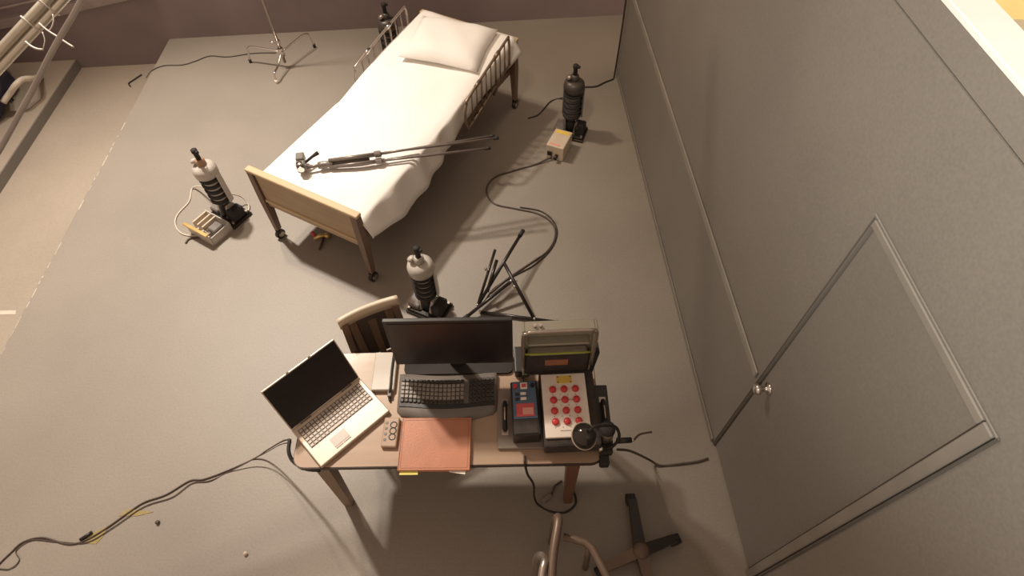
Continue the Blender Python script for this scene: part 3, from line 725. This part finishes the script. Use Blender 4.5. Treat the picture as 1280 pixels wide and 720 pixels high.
p = MB(); p.tube(curve_pts([(x0+.012, yb-.05, .262), (x0+.07, yb-.058, .272), (-.04, yb-.058, .272), (x1-.07, yb-.058, .272), (x1-.012, yb-.05, .258)], 5), .005, 8); p.build('gasket', M['green'], lo)
p = MB(); p.box(((x0+x1)/2, yb-.035, .155), (x1-x0-.03, .05, .185), bev=.01); p.build('foam_pad', M['foam'], lo)
p = MB(); p.box((-.05, yb-.0615, .19), (.11, .003, .05)); p.build('faded_label', M['stitch'], lo)
xm = (x0+x1)/2
p = MB(); p.box((xm, yb-.03, .250), (x1-x0-.05, .045, .03), bev=.012); p.build('lid_step', M['clear'], lo)
p = MB(); p.box((xm, yb-.03, .345), (x1-x0-.05, .05, .012), bev=.005); p.build('lid_rib', M['clear'], lo)
for dx in (.055, .08):
    p = MB(); p.cyl((x0+dx, yb-.03, z1-.002), (x0+dx, yb-.03, z1+.016), .008, n=10); p.build('latch', M['chrome'], lo)
p = MB(); p.hexa([(x1-.002, yb-.06, .06), (x1+.012, yb-.06, .06), (x1+.012, yb, .06), (x1-.002, yb, .06), (x1-.002, yb-.06, .25), (x1+.028, yb-.06, .262), (x1+.028, yb, .262), (x1-.002, yb, .25)]); p.build('side_hinge', M['blackm'], lo)

pb_ = thing('dark_block', 'black block standing in for shadow and clutter between monitor and open case lid', 'adapter', (.042, 1.47, T), .03)  # block added for the case's shadow and black clutter here
p = MB(); p.box((0, 0, .03), (.075, .15, .058), bev=.008, seg=2); p.build('housing', M['black'], pb_)
p = MB(); p.tube(curve_pts([(0, -.07, .03), (.0, -.10, .015), (-.01, -.13, .01)], 4), .006); p.build('lead', M['cable'], pb_)

# clip lamp at the table's right front corner
ca = at(752, 562, T+.02); 
la = thing('clip_lamp', 'small dark clip-on lamp with round glossy shade hanging over the button panel', 'lamp', (ca.x, ca.y, T))
hd = at(730, 545, T+.26)
p = MB(); hl = hd; 
p.lathe([(.018, .05), (.030, .045), (.046, .030), (.056, .008), (.058, -.004), (.054, -.004), (.050, .004), (.028, .030), (.01, .034)], hd, (.25, .35, 0), 26); p.build('shade', M['lampglass'], la, True)
p = MB(); p.torus(.058, .0035, hd, (.25, .35, 0), 30, 6); p.build('shade_rim', M['silver'], la, True)
arm = [hd+Vector((.015, .0, .055)), hd+Vector((.05, .02, .06)), at(768, 533, T+.24), at(774, 545, T+.12), at(768, 556, T+.06), Vector((ca.x+.02, ca.y, T+.03))]
p = MB(); p.tube(curve_pts(arm, 6), .0075, 8); p.build('gooseneck', M['blackm'], la, True)
p = MB(); p.box((ca.x+.02, ca.y, T+.018), (.06, .05, .034), bev=.006); p.box((ca.x+.01, ca.y-.045, T-.01), (.045, .05, .05), bev=.006); p.build('clamp', M['blackm'], la, True)
p = MB(); p.lathe([(.010, 0), (.012, .01), (.010, .03), (.004, .034)], (ca.x-.008, ca.y-.01, T+.036), n=12); p.build('clamp_screw', M['chrome'], la, True)
q = at(766, 541, T+.06)
cu = thing('metal_canister', 'short grey metal canister beside the lamp clamp at the table corner', 'canister', (.428, 1.062, T+.0185))
p = MB(); p.lathe([(.034, 0), (.036, .004), (.036, .10), (.032, .105)], n=22); p.build('body', M['steel'], cu)
p = MB(); p.lathe([(.036, .10), (.038, .104), (.036, .118), (.010, .122)], n=22); p.build('lid', M['blackm'], cu)
pj = MB(); q0, q1 = at(774, 549, T+.05), at(790, 548, T+.05)
ad = thing('plug_adapter', 'stubby black cable plug poking out past the table right end', 'plug', (q0.x, q0.y, T))
pj.tube([(q0.x-.01, q0.y, T+.03), (q1.x, q1.y, T+.03)], .014, 10); pj.build('body', M['black'], ad, True)
pj = MB(); pj.cyl((q1.x, q1.y, T+.03), (q1.x+.012, q1.y, T+.03), .007); pj.build('tip', M['chrome'], ad, True)
pj = MB(); pj.tube(curve_pts([(q1.x+.012, q1.y, T+.03), at(800, 543, T+.02), at(815, 540, T+.03)], 5), .005); pj.build('lead', M['cablebr'], ad, True)

# ================================================================== FURNITURE CROPPED AT THE BOTTOM EDGE
hubp = at(800, 690, .07)
xs = thing('star_base', 'dark four-armed chair base with black castors on the floor near the wall', 'chair base', (hubp.x, hubp.y, 0))
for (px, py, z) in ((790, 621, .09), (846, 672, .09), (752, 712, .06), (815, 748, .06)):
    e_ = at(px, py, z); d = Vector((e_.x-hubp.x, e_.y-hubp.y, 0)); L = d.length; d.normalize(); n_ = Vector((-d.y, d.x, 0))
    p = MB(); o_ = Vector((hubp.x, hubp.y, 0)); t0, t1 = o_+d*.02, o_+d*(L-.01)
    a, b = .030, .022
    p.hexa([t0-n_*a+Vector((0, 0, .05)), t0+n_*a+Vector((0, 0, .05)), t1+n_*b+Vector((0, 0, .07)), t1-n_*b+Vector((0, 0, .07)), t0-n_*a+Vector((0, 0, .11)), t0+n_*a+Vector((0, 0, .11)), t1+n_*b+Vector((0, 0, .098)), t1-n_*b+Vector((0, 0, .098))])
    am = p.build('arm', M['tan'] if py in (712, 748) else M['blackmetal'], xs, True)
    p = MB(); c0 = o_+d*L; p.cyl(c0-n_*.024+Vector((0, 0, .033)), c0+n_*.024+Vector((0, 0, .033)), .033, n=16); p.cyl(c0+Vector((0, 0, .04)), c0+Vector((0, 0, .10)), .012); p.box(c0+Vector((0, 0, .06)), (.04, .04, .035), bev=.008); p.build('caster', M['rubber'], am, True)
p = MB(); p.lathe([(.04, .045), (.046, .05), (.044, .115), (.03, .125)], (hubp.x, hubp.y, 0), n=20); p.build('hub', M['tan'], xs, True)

az, sz = .62, .44
a_top = at(697, 646, az); a_bot = at(689, 716, az)
ac = thing('tube_armchair', 'brown tubular armchair cut off by the bottom edge of the photo', 'chair', (a_bot.x+.2, a_bot.y-.25, 0))
p = MB(); pts = [Vector((a_top.x, a_top.y+.02, .02)), Vector((a_top.x, a_top.y+.015, .45)), Vector((a_top.x, a_top.y+.005, az-.05)), Vector((a_top.x, a_top.y-.03, az)), Vector((a_bot.x, a_bot.y-.02, az)), Vector((a_bot.x-.01, a_bot.y-.45, az-.02))]
p.tube(curve_pts(pts, 6), .021, 12); p.build('arm_tube', M['tan'], ac, True)
s1, s2, s3 = at(704, 671, sz), at(736, 679, sz), at(757, 718, sz)
p = MB(); pts = [s1, s1+(s2-s1)*.5, s2+(s1-s2).normalized()*.02, s2+Vector((.012, -.02, 0)), s3, s3+(s3-s2)*2.2]
p.tube(pts, .019, 12); p.build('seat_tube', M['tan'], ac, True)
b0 = at(681, 699, az)
p = MB(); pts = [Vector((b0.x-.03, b0.y+.03, .02)), Vector((b0.x-.03, b0.y+.03, .5)), Vector((b0.x, b0.y, az)), Vector((b0.x-.02, b0.y-.1, az+.01)), Vector((b0.x-.03, b0.y-.42, az))]
p.tube(curve_pts(pts, 5), .018, 12); p.build('brace_tube', M['steel'], ac, True)
p = MB(); p.tube([s2+Vector((0, -.015, 0)), Vector((s2.x+.02, s2.y-.03, .0))], .016, 10); p.build('front_leg', M['tan'], ac, True)
p = MB(); p.box(((s1.x+s3.x)/2, s3.y-.28, sz+.03), (.30, .40, .05), bev=.02, seg=2); p.build('seat', M['blackm'], ac, True)

# ================================================================== CABLES
def cable(name, label, pts, r, m, n=8):
    c = curve_pts(pts, n); o = thing(name, label, 'cable', (c[0].x, c[0].y, 0)); 
    p = MB(); p.tube(c, r, 6)
    bpy.data.objects.remove(o); ob = p.build(name, m); return tag(ob, label, 'cable')
Fz = .006
def fp(px, py, z=Fz): return at(px, py, z)
cable('floor_cable', 'thin black cable pair running over the floor from the table to bottom left',
      [fp(362, 549, .73), fp(352, 552, .45), fp(335, 562, .12), fp(318, 573), fp(285, 588), fp(255, 599), fp(237, 601), fp(208, 618), fp(180, 628), fp(160, 641), fp(130, 662), fp(105, 676), fp(84, 680), fp(53, 672), fp(28, 678), fp(10, 694), fp(-20, 720), fp(-90, 760), fp(-200, 850)], .0045, M['cablebr'])
cable('floor_cable', 'second slack brown cable strand looping beside the black floor cable',
      [fp(364, 553, .73), fp(350, 556, .40), fp(330, 567, .1), fp(290, 588), fp(262, 601), fp(240, 604), fp(216, 621), fp(188, 630), fp(172, 638), fp(140, 660), fp(108, 678), fp(70, 677), fp(40, 675), fp(20, 688), fp(24, 700), fp(12, 711), fp(-18, 716), fp(-90, 768), fp(-200, 860)], .003, M['cablebr'])
q = fp(107, 671, .012)
jn = MB(); jn.tube([fp(100, 675, .010), fp(115, 665, .010)], .009, 8); tag(jn.build('cable_connector', M['black']), 'short black connector where the two floor cables join', 'connector')
cable('table_cable', 'black cable looping round the table left front corner below the laptop',
      [fp(362, 549, .735), fp(361, 565, .72), fp(367, 577, .70), fp(382, 586, .70), fp(400, 588, .71)], .009, M['cable'])
cable('wall_cable', 'dark cable from table right end over the floor to the door corner',
      [fp(772, 562, .74), fp(785, 563, .60), fp(798, 568, .30), fp(812, 575, .06), fp(826, 582), fp(850, 580), fp(872, 577), fp(885, 573)], .007, M['cablebr'])
cable('hanging_cable', 'black cable hanging from the table front edge to the floor by right leg',
      [fp(656, 570, .748), fp(656, 579, .748), fp(658, 588, .69), fp(660, 594, .58), fp(667, 606, .33), fp(668, 622, .12), fp(674, 632), fp(690, 640), fp(708, 640), fp(720, 628), fp(716, 610)], .006, M['cable'])
q = at(684, 622, .02)
pg = thing('power_plug', 'small pale plug lying on the floor by the reddish table leg', 'plug', (q.x, q.y, 0), .6)
p = MB(); p.box((0, 0, .014), (.06, .026, .026), bev=.006); p.build('body', M['plate'], pg)
p = MB(); p.tube([(.03, 0, .014), (.08, .03, .01), (.13, .03, .006)], .006); p.build('lead', M['cablebr'], pg)
cable('unit_cable', 'dark cable winding from the cream box towards the collapsed tube stand',
      [fp(690, 196, .03), fp(668, 206), fp(640, 214), fp(618, 222), fp(608, 237), fp(617, 254), fp(645, 261), fp(672, 267), fp(690, 279), fp(694, 295), fp(684, 314), fp(660, 331), fp(635, 348), fp(613, 366)], .0068, M['cablebr'])
cable('unit_cable', 'thinner second cable following the winding cable near the tube stand',
      [fp(650, 259), fp(676, 264), fp(692, 277), fp(696, 293), fp(688, 312), fp(668, 331), fp(640, 346), fp(617, 361), fp(606, 376)], .005, M['cable'])
cable('corner_cable', 'black cable from the right-hand cylinder up the free wall end',
      [fp(728, 109), fp(745, 108), fp(756, 103), fp(766, 99), Vector((.992, 4.865, .03)), Vector((.997, 4.865, .5)), Vector((.992, 4.865, 1.0)), Vector((.995, 4.865, 1.9))], .008, M['cable'])
cable('unit_cable', 'short dark cable from under the bed to the right-hand cylinder',
      [fp(660, 148), fp(672, 144), fp(680, 136), fp(688, 127), fp(700, 123), fp(712, 122, .1)], .006, M['cable'])
cable('white_cable', 'white cable looping on the floor left of the silver box',
      [fp(258, 234, .2), fp(247, 233, .06), fp(240, 236), fp(236, 252), fp(222, 268), fp(219, 280), fp(226, 291), fp(240, 295), fp(255, 294)], .006, M['cablew'])
cable('white_cable', 'white cable curling behind the right side of the left-hand cylinder',
      [fp(286, 242, .14), fp(300, 245, .08), fp(309, 253, .03), fp(311, 262), fp(303, 270), fp(298, 275)], .006, M['cablew'])
cable('short_cable', 'short dark cable end on the floor before the silver box', [fp(256, 297), fp(244, 297), fp(236, 299), fp(232, 304)], .007, M['cablebr'])
cable('back_cable', 'dark cable running over the floor from pole stand to the stage edge',
      [fp(345, 66), fp(330, 66), fp(312, 67), fp(285, 71), fp(262, 70), fp(245, 76), fp(228, 81), fp(205, 82), fp(190, 88), fp(183, 97)], .0045, M['cablebr'])
cable('back_cable', 'short dark cable end dropping over the stage edge into the channel', [fp(177, 93, -.26), fp(168, 99, -.26), fp(161, 104, -.26), fp(163, 108, -.26)], .006, M['cable'])

# tape pieces, pebbles
def flat(name, label, cat, pts, z, m, th=.002):
    p = MB(); p.prism([(at(*q, z).x, at(*q, z).y) for q in pts], z, z+th); return tag(p.build(name, m), label, cat)
flat('cable_tape', 'olive tape wedge under the cable near its connector', 'tape', [(104, 679), (112, 668), (136, 657), (128, 672), (120, 680)], .0005, M['tape'])
flat('cable_tape', 'long olive tape wedge under the cable halfway to the table', 'tape', [(148, 645), (160, 636), (192, 640), (172, 645)], .0005, M['tape'])
flat('floor_tape', 'white tape strip on the lower floor at the left edge', 'tape', [(-20, 389), (20, 388), (20, 393), (-20, 394)], -.2695, M['cablew'])
for (px, py, lb) in ((307, 692, 'pale pebble on the floor near the bottom edge'), (197, 653, 'dark pebble on the floor right of the olive tape')):
    q = at(px, py, .008); p = MB(); t = bmesh.new(); bmesh.ops.create_icosphere(t, subdivisions=2, radius=.012)
    for v in t.verts: v.co *= random.uniform(.8, 1.15)
    p._merge(t, (q.x, q.y, .009)); tag(p.build('pebble', M['cream'] if px == 307 else M['cablebr']), lb, 'pebble')

# ================================================================== LIGHTING PIPE AND HOSE, TOP LEFT
def cp(px, py, dep): 
    return CAMP + (FW + (px-640)/FPX*RT - (py-360)/FPX*UP)*dep
pa, pb = at(-60, 110, 2.72), at(12, 48, 2.80)
DEP = 2.4
P0, P1 = cp(-70, 138.5, DEP), cp(110, -55, DEP)
ax = (P1-P0).normalized(); vd = (P0+P1)/2-CAMP; off = ax.cross(vd).normalized()*.0362
if off.dot(UP) > 0: off = -off
nv = ax.cross(off).normalized()
pp = thing('lighting_pipe', 'pale aluminium lighting pipe with cable ties crossing the top left corner', 'pipe', P0)
p = MB(); p.tube([P0-ax*2.2, P1+ax*2.0], .0185, 20); p.build('pipe', M['pipe'], pp, True)
p = MB(); p.tube([P0-ax*2.2+off, P1+ax*2.0+off], .0165, 16); p.build('conduit', M['pipe'], pp, True)
for (px, py) in ((32, 24), (53, 2)):
    q = cp(px, py, DEP); q = P0+ax*(q-P0).dot(ax)
    loop = []
    for k in range(29):
        t = 2*PI*k/28; loop.append(q+off*.46+off.normalized()*.041*math.cos(t)+nv*.0225*math.sin(t)*(1.0 if abs(math.cos(t)) < .8 else .92))
    p = MB(); p.tube(loop, .0030, 6); p.build('cable_tie', M['tie'], pp, True)
for pts, r in (([(49, 29), (58, 37), (72, 46), (84, 54), (92, 59)], .0036), ([(32, 52), (38, 57), (46, 61), (54, 62)], .004), ([(66, 18), (67, 26), (64, 35), (60, 39)], .0026), ([(53, 40), (56, 50), (54, 61)], .0018)):
    p = MB(); p.tube(curve_pts([cp(x, y_, DEP-.03) for x, y_ in pts], 4), r, 6); p.build('tie_tail', M['tie'], pp, True)
hp_ = [(-190, 640), (-130, 450), (-70, 312), (-30, 236), (0, 186), (20, 150), (42, 110), (63, 68), (80, 38), (92, 18), (104, -6), (113, -30), (122, -60), (140, -130), (165, -230)]
p = MB(); p.tube(curve_pts([cp(x, y_, 1.55) for x, y_ in hp_], 6), .0070, 12); tag(p.build('hanging_hose', M['hose']), 'thin grey hose hanging in a bow beside the lighting pipe', 'hose')

# dark bundle and bent white tube on the left platform
q = at(5, 118, .1)
bd = MB(); t = bmesh.new(); bmesh.ops.create_icosphere(t, subdivisions=4, radius=1)
for v in t.verts:
    c = v.co.copy(); f = 1+.10*math.sin(c.x*7+c.z*5)+.08*math.sin(c.y*9-c.x*4)
    v.co = Vector((c.x*.42*f, c.y*.58*f, max(-.25, c.z*.30*f)))
for f in t.faces: f.smooth = True
bd._merge(t, (-5.12, 4.75, .078)); tag(bd.build('cloth_bundle', M['bluecap']), 'dark blue cloth bundle on the left platform under the lighting pipe', 'bundle')
tz_ = -.02
cb = MB(); cb.tube(curve_pts([at(4, 128, tz_), at(12, 117, tz_+.05), at(20, 106, tz_+.12), at(29, 99, tz_+.12), at(42, 98, tz_+.05), at(50, 96, -.15)], 5), .026, 12)
wt = thing('bent_tube', 'bent white plastic tube leaning on the dark blue cloth bundle', 'tube', (at(12, 117, 0).x, at(12, 117, 0).y, -.175))
cb.build('tube', M['cablew'], wt, True)
cb = MB(); cb.tube(curve_pts([at(5, 121, .0), at(10, 123, -.02), at(16, 127, -.05)], 5), .022, 10); cb.build('hook', M['black'], wt, True)
